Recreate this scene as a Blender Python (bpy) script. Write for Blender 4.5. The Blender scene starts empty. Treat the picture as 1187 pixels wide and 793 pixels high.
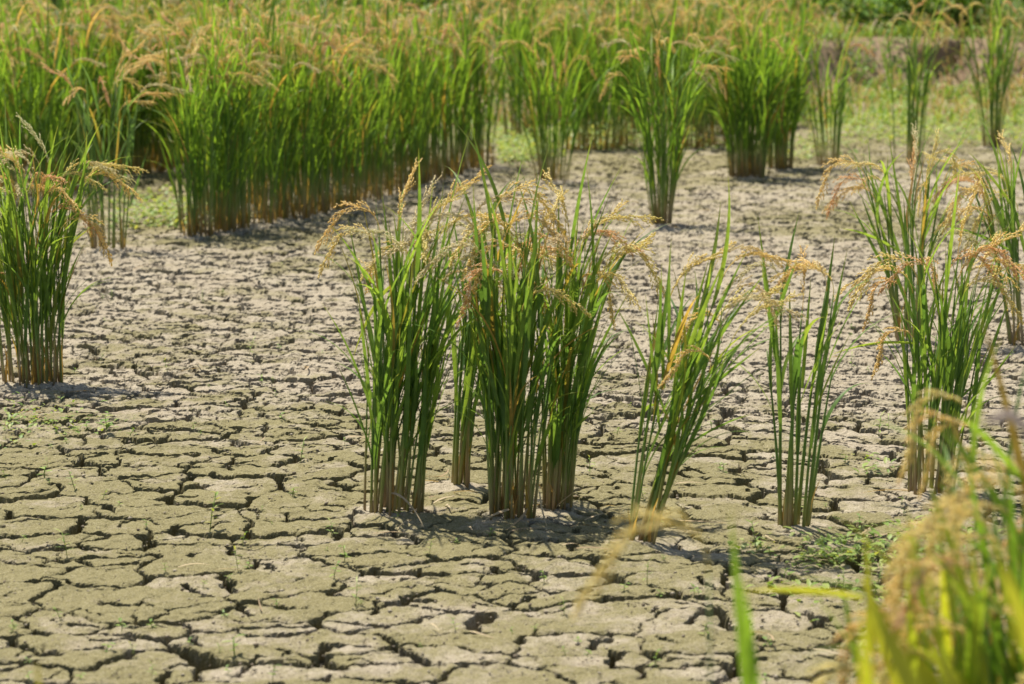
import bpy, math, random
import numpy as np
from mathutils import Vector, Matrix

# ------------------------------------------------------------------ camera, sky, sun, exposure
S = bpy.context.scene
COL = S.collection
R = math.radians
CAM_H, TILT, FPX, IW, IH = 1.35, 8.652, 3000.0, 1187.0, 793.0
K = 3000.0 / 2340.0
cd = bpy.data.cameras.new('camera')
cam = bpy.data.objects.new('camera', cd)
COL.objects.link(cam)
cam.location = (0, 0, CAM_H)
cam.rotation_euler = (R(90 - TILT), 0, 0)
cd.sensor_width = 36.0
cd.lens = 36.0 * FPX / IW
cd.clip_start, cd.clip_end = 0.05, 2000
cd.dof.use_dof = True
cd.dof.focus_distance = 5.45 * K
cd.dof.aperture_fstop = 5.6
S.camera = cam

SUN_EL = 70.0
SUN_AZ = (-0.64, 0.77)            # horizontal direction towards the sun
W = bpy.data.worlds.new('World')
S.world = W
W.use_nodes = True
wn = W.node_tree
sky = wn.nodes.new('ShaderNodeTexSky')
sky.sky_type = 'NISHITA'
sky.sun_disc = False
sky.sun_elevation = R(SUN_EL)
sky.sun_rotation = math.atan2(SUN_AZ[0], SUN_AZ[1]) % (2 * math.pi)
sky.air_density, sky.dust_density = 1.0, 1.5
bg = wn.nodes['Background']
wn.links.new(sky.outputs[0], bg.inputs[0])
bg.inputs[1].default_value = 0.075
sl = bpy.data.lights.new('sun', 'SUN')
sl.energy = 4.6
sl.angle = R(0.53)
sl.color = (1.0, 0.94, 0.83)
so = bpy.data.objects.new('sun', sl)
COL.objects.link(so)
ce = math.cos(R(SUN_EL))
sdir = Vector((SUN_AZ[0] * ce, SUN_AZ[1] * ce, math.sin(R(SUN_EL))))
so.rotation_euler = sdir.to_track_quat('Z', 'Y').to_euler()
so.location = sdir * 30
S.view_settings.view_transform = 'Standard'
S.view_settings.look = 'None'
S.view_settings.exposure = 0.68
S.view_settings.gamma = 1.0
S.render.engine = 'CYCLES'
S.cycles.use_denoising = True
S.cycles.max_bounces = 7
S.cycles.diffuse_bounces = 3
S.cycles.glossy_bounces = 2
S.cycles.transmission_bounces = 5
S.cycles.caustics_reflective = False
S.cycles.caustics_refractive = False

# ------------------------------------------------------------------ helpers
CT, ST = math.cos(R(TILT)), math.sin(R(TILT))


def ray(px, py):
    u, v = (px - IW / 2) / FPX, -(py - IH / 2) / FPX
    return Vector((u, CT + v * ST, -ST + v * CT))


def ground_at(px, py, z=0.0):
    d = ray(px, py)
    k = (z - CAM_H) / d.z
    return Vector((d.x * k, d.y * k, z))


def at_depth(px, py, Y):
    d = ray(px, py)
    k = Y / d.y
    return Vector((d.x * k, Y, CAM_H + d.z * k))


def mat(name):
    m = bpy.data.materials.new(name)
    m.use_nodes = True
    nt = m.node_tree
    return m, nt, nt.nodes, nt.links, nt.nodes['Principled BSDF']


def mixrgb(n, l, fac, a, b, blend='MIX'):
    x = n.new('ShaderNodeMix')
    x.data_type = 'RGBA'
    x.blend_type = blend
    for k, v in ((0, fac), (6, a), (7, b)):
        if isinstance(v, (int, float)):
            x.inputs[k].default_value = v
        elif isinstance(v, tuple):
            x.inputs[k].default_value = (*v, 1) if len(v) == 3 else v
        else:
            l.new(v, x.inputs[k])
    return x.outputs[2]


def maprange(n, l, v, a, b, c=0.0, d=1.0):
    x = n.new('ShaderNodeMapRange')
    x.inputs[1].default_value, x.inputs[2].default_value = a, b
    x.inputs[3].default_value, x.inputs[4].default_value = c, d
    l.new(v, x.inputs[0])
    return x.outputs[0]


def attr(n, name):
    a = n.new('ShaderNodeAttribute')
    a.attribute_name = name
    return a.outputs['Fac']


def noise(n, l, scale, detail=3.0, rough=0.55, coord='Object'):
    tc = n.new('ShaderNodeTexCoord')
    x = n.new('ShaderNodeTexNoise')
    x.inputs['Scale'].default_value = scale
    x.inputs['Detail'].default_value = detail
    x.inputs['Roughness'].default_value = rough
    l.new(tc.outputs[coord], x.inputs['Vector'])
    return x.outputs['Fac']


def ramp(n, l, v, stops):
    x = n.new('ShaderNodeValToRGB')
    e = x.color_ramp.elements
    while len(e) < len(stops):
        e.new(0.5)
    for el, (p, c) in zip(e, stops):
        el.position = p
        el.color = (*c, 1)
    l.new(v, x.inputs[0])
    return x.outputs[0]


def thin_leaf_shader(nt, n, l, p, colour, trans=0.4, gain=(1.9, 1.6, 0.75)):
    """principled + translucent, as light passes through a thin leaf"""
    tr = n.new('ShaderNodeBsdfTranslucent')
    l.new(mixrgb(n, l, 1.0, colour, gain, 'MULTIPLY'), tr.inputs[0])
    l.new(colour, p.inputs['Base Color'])
    mx = n.new('ShaderNodeMixShader')
    mx.inputs[0].default_value = trans
    l.new(p.outputs[0], mx.inputs[1])
    l.new(tr.outputs[0], mx.inputs[2])
    l.new(mx.outputs[0], n['Material Output'].inputs[0])


def objrand(n):
    return n.new('ShaderNodeObjectInfo').outputs['Random']


# --- materials
def leaf_material(name, young, deep, dry):
    m, nt, n, l, p = mat(name)
    rnd, t = attr(n, 'rnd'), attr(n, 't')
    c = ramp(n, l, rnd, [(0.0, deep), (0.45, tuple((a + b) / 2 for a, b in zip(young, deep))), (0.8, young),
                         (0.90, (0.20, 0.21, 0.045)), (0.955, (0.33, 0.25, 0.07)), (1.0, dry)])
    tip = maprange(n, l, t, 0.78, 1.0, 0.0, 0.55)
    c = mixrgb(n, l, tip, c, (0.26, 0.23, 0.06))
    st = maprange(n, l, noise(n, l, 60, 2), 0.3, 0.7, 0.8, 1.15)
    cc = n.new('ShaderNodeCombineColor')
    for k in range(3):
        l.new(st, cc.inputs[k])
    c = mixrgb(n, l, 1.0, c, cc.outputs[0], 'MULTIPLY')
    p.inputs['Roughness'].default_value = 0.48
    p.inputs['Specular IOR Level'].default_value = 0.35
    thin_leaf_shader(nt, n, l, p, c, 0.55)
    return m


M_LEAF = leaf_material('rice_leaf', (0.20, 0.33, 0.060), (0.085, 0.185, 0.045), (0.36, 0.25, 0.11))
M_LEAF_STAND = leaf_material('bright_rice_leaf', (0.20, 0.36, 0.045), (0.085, 0.19, 0.030), (0.42, 0.30, 0.12))
M_LEAF_BLUE = leaf_material('bluish_rice_leaf', (0.14, 0.25, 0.075), (0.07, 0.15, 0.055), (0.36, 0.27, 0.12))
M_LEAF_YOUNG = leaf_material('yellow_green_rice_leaf', (0.36, 0.43, 0.04), (0.12, 0.24, 0.035), (0.38, 0.26, 0.09))


def stem_material():
    m, nt, n, l, p = mat('rice_stem')
    t = attr(n, 't')                       # height in metres
    nz = noise(n, l, 30, 3)
    a = n.new('ShaderNodeMath'); a.operation = 'MULTIPLY_ADD'
    l.new(nz, a.inputs[0]); a.inputs[1].default_value = 0.16; l.new(t, a.inputs[2])
    b = n.new('ShaderNodeMath'); b.operation = 'MULTIPLY_ADD'
    l.new(objrand(n), b.inputs[0]); b.inputs[1].default_value = 0.16; l.new(a.outputs[0], b.inputs[2])
    c = ramp(n, l, b.outputs[0], [(0.0, (0.24, 0.18, 0.12)), (0.12, (0.38, 0.30, 0.18)), (0.20, (0.39, 0.35, 0.15)),
                                  (0.28, (0.26, 0.32, 0.08)), (0.38, (0.15, 0.26, 0.055)), (0.9, (0.14, 0.21, 0.05))])
    p.inputs['Roughness'].default_value = 0.5
    p.inputs['Specular IOR Level'].default_value = 0.35
    thin_leaf_shader(nt, n, l, p, c, 0.25)
    return m


M_STEM = stem_material()


def panicle_material(name, stops):
    m, nt, n, l, p = mat(name)
    c = ramp(n, l, objrand(n), stops)
    r2 = attr(n, 'rnd')
    c = mixrgb(n, l, maprange(n, l, r2, 0.55, 1.0, 0.0, 0.6), c, (0.92, 0.82, 0.54))
    c = mixrgb(n, l, maprange(n, l, r2, 0.0, 0.22, 0.30, 0.0), c, (0.45, 0.42, 0.14))
    p.inputs['Roughness'].default_value = 0.38
    p.inputs['Specular IOR Level'].default_value = 0.6
    thin_leaf_shader(nt, n, l, p, c, 0.35, (1.25, 1.1, 0.8))
    return m


M_PAN = panicle_material('rice_grain', [(0.0, (0.86, 0.80, 0.31)), (0.5, (0.93, 0.79, 0.30)), (0.8, (0.93, 0.73, 0.29)),
                                        (0.92, (0.84, 0.55, 0.24)), (1.0, (0.86, 0.61, 0.31))])
M_PAN_PALE = panicle_material('pale_rice_grain', [(0.0, (0.64, 0.66, 0.32)), (0.6, (0.78, 0.71, 0.42)), (1.0, (0.80, 0.68, 0.40))])


def simple_leaf(name, stops, trans=0.35, rough=0.5):
    m, nt, n, l, p = mat(name)
    c = ramp(n, l, attr(n, 'rnd'), stops)
    p.inputs['Roughness'].default_value = rough
    p.inputs['Specular IOR Level'].default_value = 0.35
    thin_leaf_shader(nt, n, l, p, c, trans)
    return m


M_WEED = simple_leaf('weed_leaf', [(0.0, (0.14, 0.24, 0.045)), (0.6, (0.26, 0.36, 0.08)), (1.0, (0.36, 0.40, 0.14))])
M_BUSH = simple_leaf('bush_leaf', [(0.0, (0.07, 0.16, 0.025)), (0.6, (0.15, 0.28, 0.04)), (1.0, (0.26, 0.36, 0.06))])
M_STRAW = simple_leaf('straw', [(0.0, (0.30, 0.22, 0.13)), (0.5, (0.42, 0.32, 0.19)), (1.0, (0.50, 0.41, 0.27))], 0.2, 0.7)
M_GREYLEAF = simple_leaf('withered_leaf', [(0.0, (0.26, 0.21, 0.19)), (1.0, (0.36, 0.30, 0.27))], 0.2, 0.8)
M_CRUMB = simple_leaf('soil_crumb', [(0.0, (0.16, 0.125, 0.085)), (1.0, (0.36, 0.31, 0.23))], 0.0, 0.95)
M_TWIG = simple_leaf('twig', [(0.0, (0.16, 0.11, 0.07)), (1.0, (0.22, 0.16, 0.10))], 0.0, 0.8)


class MB:
    """collects vertices, faces and two per-vertex values; build() links ONE mesh object"""

    def __init__(s):
        s.v, s.f, s.t, s.r = [], [], [], []

    def ribbon(s, pts, widths, side, rnd, fold=0.25, ts=None):
        """folded blade: three vertices across"""
        b = len(s.v)
        n = len(pts)
        for i, (p, w) in enumerate(zip(pts, widths)):
            d = (pts[min(i + 1, n - 1)] - pts[max(i - 1, 0)])
            d = d.normalized() if d.length > 1e-9 else Vector((0, 0, 1))
            sd = side(i) if callable(side) else side
            sd = (sd - d * sd.dot(d)).normalized()
            up = d.cross(sd)
            t = ts[i] if ts else i / (n - 1)
            for k in (-1, 0, 1):
                s.v.append(p + sd * (w * 0.5 * k) + up * (abs(k) * w * fold))
                s.t.append(t); s.r.append(rnd)
        for i in range(n - 1):
            a = b + i * 3
            s.f += [(a, a + 1, a + 4, a + 3), (a + 1, a + 2, a + 5, a + 4)]

    def tube(s, pts, rad, rnd=0.5, sides=6, ts=None, flat=1.0):
        b = len(s.v)
        n = len(pts)
        for i, p in enumerate(pts):
            d = (pts[min(i + 1, n - 1)] - pts[max(i - 1, 0)]).normalized()
            x = d.cross(Vector((0.3, 0.95, 0.1))).normalized()
            y = d.cross(x)
            r = rad[i] if isinstance(rad, (list, tuple)) else rad
            for k in range(sides):
                a = 2 * math.pi * k / sides
                s.v.append(p + x * (r * math.cos(a)) + y * (r * flat * math.sin(a)))
                s.t.append(ts[i] if ts else p.z); s.r.append(rnd)
        for i in range(n - 1):
            for k in range(sides):
                a, c = b + i * sides, (k + 1) % sides
                s.f.append((a + k, a + c, a + sides + c, a + sides + k))
        s.f.append(tuple(b + k for k in reversed(range(sides))))
        s.f.append(tuple(b + (n - 1) * sides + k for k in range(sides)))

    def grain(s, p, d, L, r, rnd):
        b = len(s.v)
        x = d.cross(Vector((0.21, 0.4, 0.89))).normalized()
        y = d.cross(x)
        s.v.append(p)
        for k in range(4):
            a = math.pi / 2 * k
            s.v.append(p + d * (L * 0.45) + x * (r * math.cos(a)) + y * (r * 0.75 * math.sin(a)))
        s.v.append(p + d * L)
        s.t += [0.0] + [0.5] * 4 + [1.0]
        s.r += [rnd] * 6
        for k in range(4):
            c = (k + 1) % 4
            s.f += [(b, b + 1 + c, b + 1 + k), (b + 5, b + 1 + k, b + 1 + c)]

    def leaf(s, p, d, side, L, w, rnd, bend=0.3):
        """small broad leaf, five vertices long on its midrib"""
        b = len(s.v)
        up = d.cross(side).normalized()
        for q, ww in ((0.0, 0.12), (0.35, 1.0), (0.7, 0.75), (1.0, 0.06)):
            c = p + d * (L * q) - up * (bend * L * q * q)
            for k in (-1, 0, 1):
                s.v.append(c + side * (w * 0.5 * ww * k) + up * (abs(k) * w * 0.12 * ww))
                s.t.append(q); s.r.append(rnd)
        for i in range(3):
            a = b + i * 3
            s.f += [(a, a + 1, a + 4, a + 3), (a + 1, a + 2, a + 5, a + 4)]

    def mesh(s, name, m, smooth=True):
        me = bpy.data.meshes.new(name)
        me.from_pydata([tuple(v) for v in s.v], [], s.f)
        for nm, arr in (('t', s.t), ('rnd', s.r)):
            a = me.attributes.new(nm, 'FLOAT', 'POINT')
            a.data.foreach_set('value', np.asarray(arr, dtype=np.float32))
        if smooth:
            me.polygons.foreach_set('use_smooth', [True] * len(me.polygons))
        me.materials.append(m)
        return me

    def build(s, name, m, parent=None):
        return link(name, s.mesh(name, m), parent)


def link(name, me, parent=None, mtx=None):
    o = bpy.data.objects.new(name, me)
    COL.objects.link(o)
    if parent is not None:
        o.parent = parent
    if mtx is not None:
        o.matrix_basis = mtx
    return o


def tag(o, label=None, cat=None, group=None, kind=None):
    for k, v in (('label', label), ('category', cat), ('group', group), ('kind', kind)):
        if v:
            o[k] = v
    return o


def thing(name, loc, label, cat, group=None):
    o = bpy.data.objects.new(name, None)
    COL.objects.link(o)
    o.empty_display_size = 0.05
    o.location = loc
    return tag(o, label, cat, group)


# ------------------------------------------------------------------ ground: one sheet, cracked mud near, bank and field far
def h01(i, j, seed):
    a = (i.astype(np.int64) * 374761393 + j.astype(np.int64) * 668265263 + seed * 974634777) & 0xFFFFFFFF
    a = ((a ^ (a >> 13)) * 1274126177) & 0xFFFFFFFF
    a = ((a ^ (a >> 16)) * 2246822519) & 0xFFFFFFFF
    return ((a ^ (a >> 15)) & 0xFFFFFF).astype(np.float64) / 0xFFFFFF


def vnoise(x, y, seed):
    xi, yi = np.floor(x), np.floor(y)
    fx, fy = x - xi, y - yi
    fx, fy = fx * fx * (3 - 2 * fx), fy * fy * (3 - 2 * fy)
    xi, yi = xi.astype(np.int64), yi.astype(np.int64)
    a, b = h01(xi, yi, seed), h01(xi + 1, yi, seed)
    c, d = h01(xi, yi + 1, seed), h01(xi + 1, yi + 1, seed)
    return (a + (b - a) * fx) * (1 - fy) + (c + (d - c) * fx) * fy


def fbm(x, y, seed, oct=3):
    s, a, tot = 0, 1.0, 0
    for k in range(oct):
        s = s + a * (vnoise(x * 2 ** k + 17.3 * k, y * 2 ** k - 9.1 * k, seed + k) - 0.5)
        tot += a
        a *= 0.5
    return s / tot


def smooth(e0, e1, x):
    t = np.clip((x - e0) / (e1 - e0), 0, 1)
    return t * t * (3 - 2 * t)


def voronoi(x, y, s, seed, hw_fn, k):
    """signed distance to the nearest crack lip, the cell's own random numbers and centre"""
    gx, gy = np.floor(x / s).astype(np.int64), np.floor(y / s).astype(np.int64)

    def centre(i, j):
        return (i + 0.5 + 0.86 * (h01(i, j, seed) - 0.5)) * s, (j + 0.5 + 0.86 * (h01(i, j, seed + 1) - 0.5)) * s
    best = np.full(x.shape, 1e9)
    ci, cj = gx.copy(), gy.copy()
    for a in (-1, 0, 1):
        for b in (-1, 0, 1):
            px, py = centre(gx + a, gy + b)
            d = (px - x) ** 2 + (py - y) ** 2
            m = d < best
            best = np.where(m, d, best)
            ci, cj = np.where(m, gx + a, ci), np.where(m, gy + b, cj)
    cx, cy = centre(ci, cj)
    acc = np.zeros(x.shape)
    hid = h01(ci, cj, seed + 5)
    for a in (-2, -1, 0, 1, 2):
        for b in (-2, -1, 0, 1, 2):
            if a == 0 and b == 0:
                continue
            i, j = ci + a, cj + b
            px, py = centre(i, j)
            dx, dy = px - cx, py - cy
            L = np.sqrt(dx * dx + dy * dy) + 1e-9
            d = (((px + cx) / 2 - x) * dx + ((py + cy) / 2 - y) * dy) / L
            hj = h01(i, j, seed + 5)
            key = np.floor((hid + hj) * 1e6).astype(np.int64)
            acc += np.exp(-np.clip((d - hw_fn(h01(key, key * 0 + 7, seed + 9))) * k, -40, 40))
    return -np.log(acc) / k, hid, h01(ci, cj, seed + 6), h01(ci, cj, seed + 7), x - cx, y - cy


HILL_BASES = []        # (x, y, r): pads of firmer, smoother soil round the rice roots


def pad(x, y):
    m = np.zeros(x.shape)
    for (hx, hy, r) in HILL_BASES:
        d2 = ((x - hx) ** 2 + (y - hy) ** 2) / (r * r)
        m = np.maximum(m, np.exp(-d2))
    return m


def bank_height(x, y):
    edge = 18.5 * K + 2.6 * fbm(x * 0.45, x * 0 + 3.1, 61, 3)
    steep = 0.35 + 1.5 * vnoise(x * 0.8, x * 0 + 1.7, 67)
    hole = 0.27 * smooth(3.82, 3.95, x + 0.1 * fbm(y * 3, x * 3, 75, 2)) * (1 - smooth(4.25, 4.4, x)) * (1 - smooth(0.95, 1.02, (y - edge) + 0.25 * fbm(x * 5, y * 0, 77, 2))) * smooth(0.0, 0.5, y - edge)
    return 0.50 * smooth(0, 1, (y - edge) / steep) - hole + smooth(18.2 * K, 20 * K, y) * (0.24 * fbm(x * 2.0, y * 2.0, 71, 4) + 0.05 * fbm(x * 9, y * 9, 73, 2))


_GX, _GY = np.meshgrid(np.arange(-10, 12, 0.04), np.arange(-1, 36, 0.04))
_GZ = None


def ground_z(x, y):
    global _GZ
    if _GZ is None:
        xa, ya = _GX.ravel(), _GY.ravel()
        _GZ = (0.05 * fbm(xa * 0.55, ya * 0.55, 41, 2) + bank_height(xa, ya)).reshape(_GX.shape)
    i, j = (y + 1) / 0.04, (x + 10) / 0.04
    a, b = min(max(int(i), 0), _GZ.shape[0] - 2), min(max(int(j), 0), _GZ.shape[1] - 2)
    fi, fj = min(max(i - a, 0), 1), min(max(j - b, 0), 1)
    return float((_GZ[a, b] * (1 - fj) + _GZ[a, b + 1] * fj) * (1 - fi) + (_GZ[a + 1, b] * (1 - fj) + _GZ[a + 1, b + 1] * fj) * fi)


def build_ground():
    ys = [-60, -25, -8, -2, 0, 1.0, 1.8, 2.4, 2.8]
    d = 3.05 * K
    while d < 16.0 * K:
        ys.append(d)
        d += max(0.0048, 0.42 * d * d / 3494.0)
    while d < 31:
        ys.append(d)
        d += 0.07
    ys += [31.4, 32, 33.5, 36, 45, 60, 90, 150, 260, 450, 800]
    ys = np.array(ys)
    us = np.concatenate([[-60, -25, -12, -6, -3.5, -2.2, -1.6, -1.3], np.linspace(-1.10, 1.10, 1260), [1.3, 1.6, 2.2, 3.5, 6, 12, 25, 60]])
    half = 0.226 * np.clip(ys, 3.9, 50) + 0.85
    X = us[None, :] * half[:, None]
    Y = np.repeat(ys[:, None], len(us), 1)
    sh = X.shape
    x, y = X.ravel(), Y.ravel()
    yk = y / K
    # warp
    wx = x + 0.050 * fbm(x * 5, y * 5, 3, 3) * 2 + 0.020 * fbm(x * 26, y * 26, 5, 3) * 2
    wy = y + 0.050 * fbm(x * 5, y * 5, 11, 3) * 2 + 0.020 * fbm(x * 26, y * 26, 13, 3) * 2
    pd = pad(x, y)
    wn1 = 0.72 + 0.85 * vnoise(x * 6, y * 6, 21) ** 1.5
    fade = 1 - smooth(12.5, 16, yk)
    wn1 = wn1 * (1 - 0.25 * smooth(5.0, 7.5, yk))
    w1 = wn1 * (1 - 0.8 * pd) * (0.35 + 0.65 * fade)
    def hw1(h):
        return (0.0012 + 0.0098 * h ** 1.2) * w1
    e1, c1, c2, c3, dx, dy = voronoi(wx * 0.76, wy * 1.16, 0.152, 101, hw1, 190.0)
    mid = smooth(4.9, 6.2, yk) * (1 - 0.3 * smooth(9, 11, yk)) + 0.30
    mid = np.minimum(mid, 1.0)
    w2 = (0.6 + 1.3 * vnoise(x * 9, y * 9, 23)) * (1 - 0.3 * smooth(5.5, 8, yk)) * (1 - 0.9 * pd) * (0.35 + 0.65 * fade)
    act = mid * (0.45 + 1.1 * vnoise(x * 2.1, y * 2.1, 27))
    def hw2(h):
        return np.where(h < 0.75 * np.clip(act, 0, 1.0), 0.0005 + 0.0060 * (h * 7.7 % 1.0), -0.02) * w2
    e2, k1, k2, k3, ex, ey = voronoi(wx * 0.86 + 3, wy * 1.08 + 7, 0.095, 202, hw2, 330.0)
    act3 = smooth(5.0, 6.3, yk) * (1 - smooth(10, 12, yk)) * 0.85 + 0.06
    act3 = act3 * (0.3 + 1.2 * vnoise(x * 3.1, y * 3.1, 29))
    def hw3(h):
        return np.where(h < 0.6 * np.clip(act3, 0, 1), 0.0008 + 0.0026 * (h * 9.3 % 1.0), -0.02)
    e3, m1, m2, m3, fx_, fy_ = voronoi(wx * 0.84 + 11, wy * 1.10 + 5, 0.042, 303, hw3, 500.0)
    nf = fbm(x * 45, y * 45, 33, 3)
    e3 = e3 + 0.003 * nf
    e1 = e1 + 0.004 * nf
    e2 = e2 + 0.003 * nf
    # profile
    def prof(e, r, drop, depth, wall):
        q = np.clip(1 - e / r, 0, 1)
        return -drop * (1 - np.sqrt(np.clip(1 - q * q, 0, 1))) - depth * smooth(0.0, wall, -e)
    rub = 0.55 + 0.9 * vnoise(x * 22, y * 22, 151)
    z1 = prof(e1, 0.012, 0.005, 0.070 * rub, 0.003)
    z2 = prof(e2, 0.007, 0.003, 0.048 * rub, 0.003)
    z3 = prof(e3, 0.005, 0.002, 0.025, 0.003) + (m1 - 0.5) * 0.005 * np.clip(act3, 0, 1)
    tilt = ((c2 - 0.5) * dx + (c3 - 0.5) * dy) * 0.06 + (c1 - 0.5) * 0.008
    tilt2 = ((k2 - 0.5) * ex + (k3 - 0.5) * ey) * 0.08 * mid + (k1 - 0.5) * 0.005 * mid
    rough = 0.012 * fbm(x * 11, y * 11, 45, 3) + 0.012 * fbm(x * 38, y * 38, 49, 4) - 0.012 * np.clip(fbm(x * 60, y * 60, 57, 3) - 0.12, 0, 1)
    near = smooth(2.9, 3.2, yk) * (1 - smooth(15, 17, yk))
    z = 0.05 * fbm(x * 0.55, y * 0.55, 41, 2) + bank_height(x, y) + pd * 0.014
    z = z + near * (np.minimum(z1, 0) + np.minimum(z2, 0) + z3 * (1 - 0.8 * pd) + (tilt + tilt2) * (1 - 0.7 * pd) + rough)
    # colour masks: algae-green crust patches, bare pale mud, reddish bank soil
    big = fbm(x * 0.8 + 5, y * 0.55, 81, 3)
    moss = 0.46 + 1.5 * big + 0.36 * (1 - smooth(4.6, 5.9, yk)) - 0.30 * smooth(5.0, 6.4, yk) * (1 - smooth(8.6, 9.6, yk))
    moss = moss + 0.45 * smooth(10.5, 13, yk) + 0.55 * (c1 - 0.5) + 1.3 * fbm(x * 13, y * 13, 87, 4) - 0.9 * pd
    moss = np.clip(moss, 0, 1)
    bank = smooth(16.6, 18.6, yk + 1.8 * fbm(x * 1.3, y * 1.3, 91, 2))
    # the cracks widen below their lips: undercut walls
    E = np.minimum(e1, e2 * 1.0).reshape(sh)
    gx_, gr_ = np.gradient(E, axis=1), np.gradient(E, axis=0)
    Xc, Xr, Yr = np.gradient(X, axis=1), np.gradient(X, axis=0), np.gradient(Y, axis=0)
    Ex = gx_ / Xc
    Ey = (gr_ - Ex * Xr) / Yr
    gl = np.sqrt(Ex ** 2 + Ey ** 2) + 1e-6
    und = 0.013 * smooth(0.0012, 0.0045, -E) * (near * (1 - smooth(9, 13, yk))).reshape(sh)
    x = x + (Ex / gl * und).ravel()
    y = y + (Ey / gl * und).ravel()
    verts = np.stack([x, y, z], 1).astype(np.float32)
    nr, nc = sh
    idx = np.arange(nr * nc).reshape(sh)
    q = np.stack([idx[:-1, :-1], idx[:-1, 1:], idx[1:, 1:], idx[1:, :-1]], -1).reshape(-1, 4).astype(np.int32)
    me = bpy.data.meshes.new('ground')
    me.vertices.add(len(verts)); me.vertices.foreach_set('co', verts.ravel())
    me.loops.add(q.size); me.loops.foreach_set('vertex_index', q.ravel())
    me.polygons.add(len(q)); me.polygons.foreach_set('loop_start', np.arange(0, q.size, 4, dtype=np.int32))
    me.polygons.foreach_set('use_smooth', np.zeros(len(q), dtype=bool))
    for nm, arr in (('moss', moss), ('bank', bank), ('cell', 0.6 * c2 + 0.4 * k2), ('field', smooth(20.3, 21.5, yk + 0.8 * fbm(x * 1.1, y * 1.1, 95, 2)))):
        a = me.attributes.new(nm, 'FLOAT', 'POINT')
        a.data.foreach_set('value', arr.astype(np.float32))
    me.update(calc_edges=True)
    m, nt, n, l, p = mat('dry_mud')
    cell, moss_a, bank_a = attr(n, 'cell'), attr(n, 'moss'), attr(n, 'bank')
    g1 = noise(n, l, 260, 4, 0.65)
    g2 = noise(n, l, 55, 5, 0.65)
    g3 = noise(n, l, 9, 4, 0.6)
    mud = mixrgb(n, l, g3, (0.33, 0.28, 0.195), (0.49, 0.43, 0.32))
    mud = mixrgb(n, l, maprange(n, l, cell, 0, 1, 0.0, 0.4), mud, (0.28, 0.22, 0.155))
    algae = mixrgb(n, l, g2, (0.155, 0.139, 0.054), (0.275, 0.242, 0.115))
    mm = n.new('ShaderNodeMath'); mm.operation = 'MULTIPLY_ADD'
    l.new(g2, mm.inputs[0]); mm.inputs[1].default_value = 1.3
    l.new(moss_a, mm.inputs[2])
    c = mixrgb(n, l, maprange(n, l, mm.outputs[0], 0.78, 1.40, 0.0, 0.92), mud, algae)
    c = mixrgb(n, l, maprange(n, l, g1, 0.36, 0.50, 0.65, 0.0), c, (0.10, 0.08, 0.05))  # dark grit speckle; also paints shade into the fine pits of the bump
    c = mixrgb(n, l, maprange(n, l, g1, 0.55, 0.70, 0.0, 0.55), c, (0.52, 0.47, 0.37))
    soil = mixrgb(n, l, g3, (0.20, 0.13, 0.085), (0.33, 0.25, 0.16))
    soil = mixrgb(n, l, attr(n, 'field'), soil, (0.10, 0.13, 0.035))
    c = mixrgb(n, l, bank_a, c, soil)
    l.new(c, p.inputs['Base Color'])
    p.inputs['Roughness'].default_value = 0.95
    p.inputs['Specular IOR Level'].default_value = 0.12
    bmp = n.new('ShaderNodeBump')
    bmp.inputs['Strength'].default_value = 0.85
    bmp.inputs['Distance'].default_value = 0.004
    ad = n.new('ShaderNodeMath'); ad.operation = 'MULTIPLY_ADD'
    l.new(g2, ad.inputs[0]); ad.inputs[1].default_value = 1.6; l.new(g1, ad.inputs[2])
    l.new(ad.outputs[0], bmp.inputs['Height'])
    l.new(bmp.outputs[0], p.inputs['Normal'])
    me.materials.append(m)
    tag(link('ground', me), kind='structure')


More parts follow.
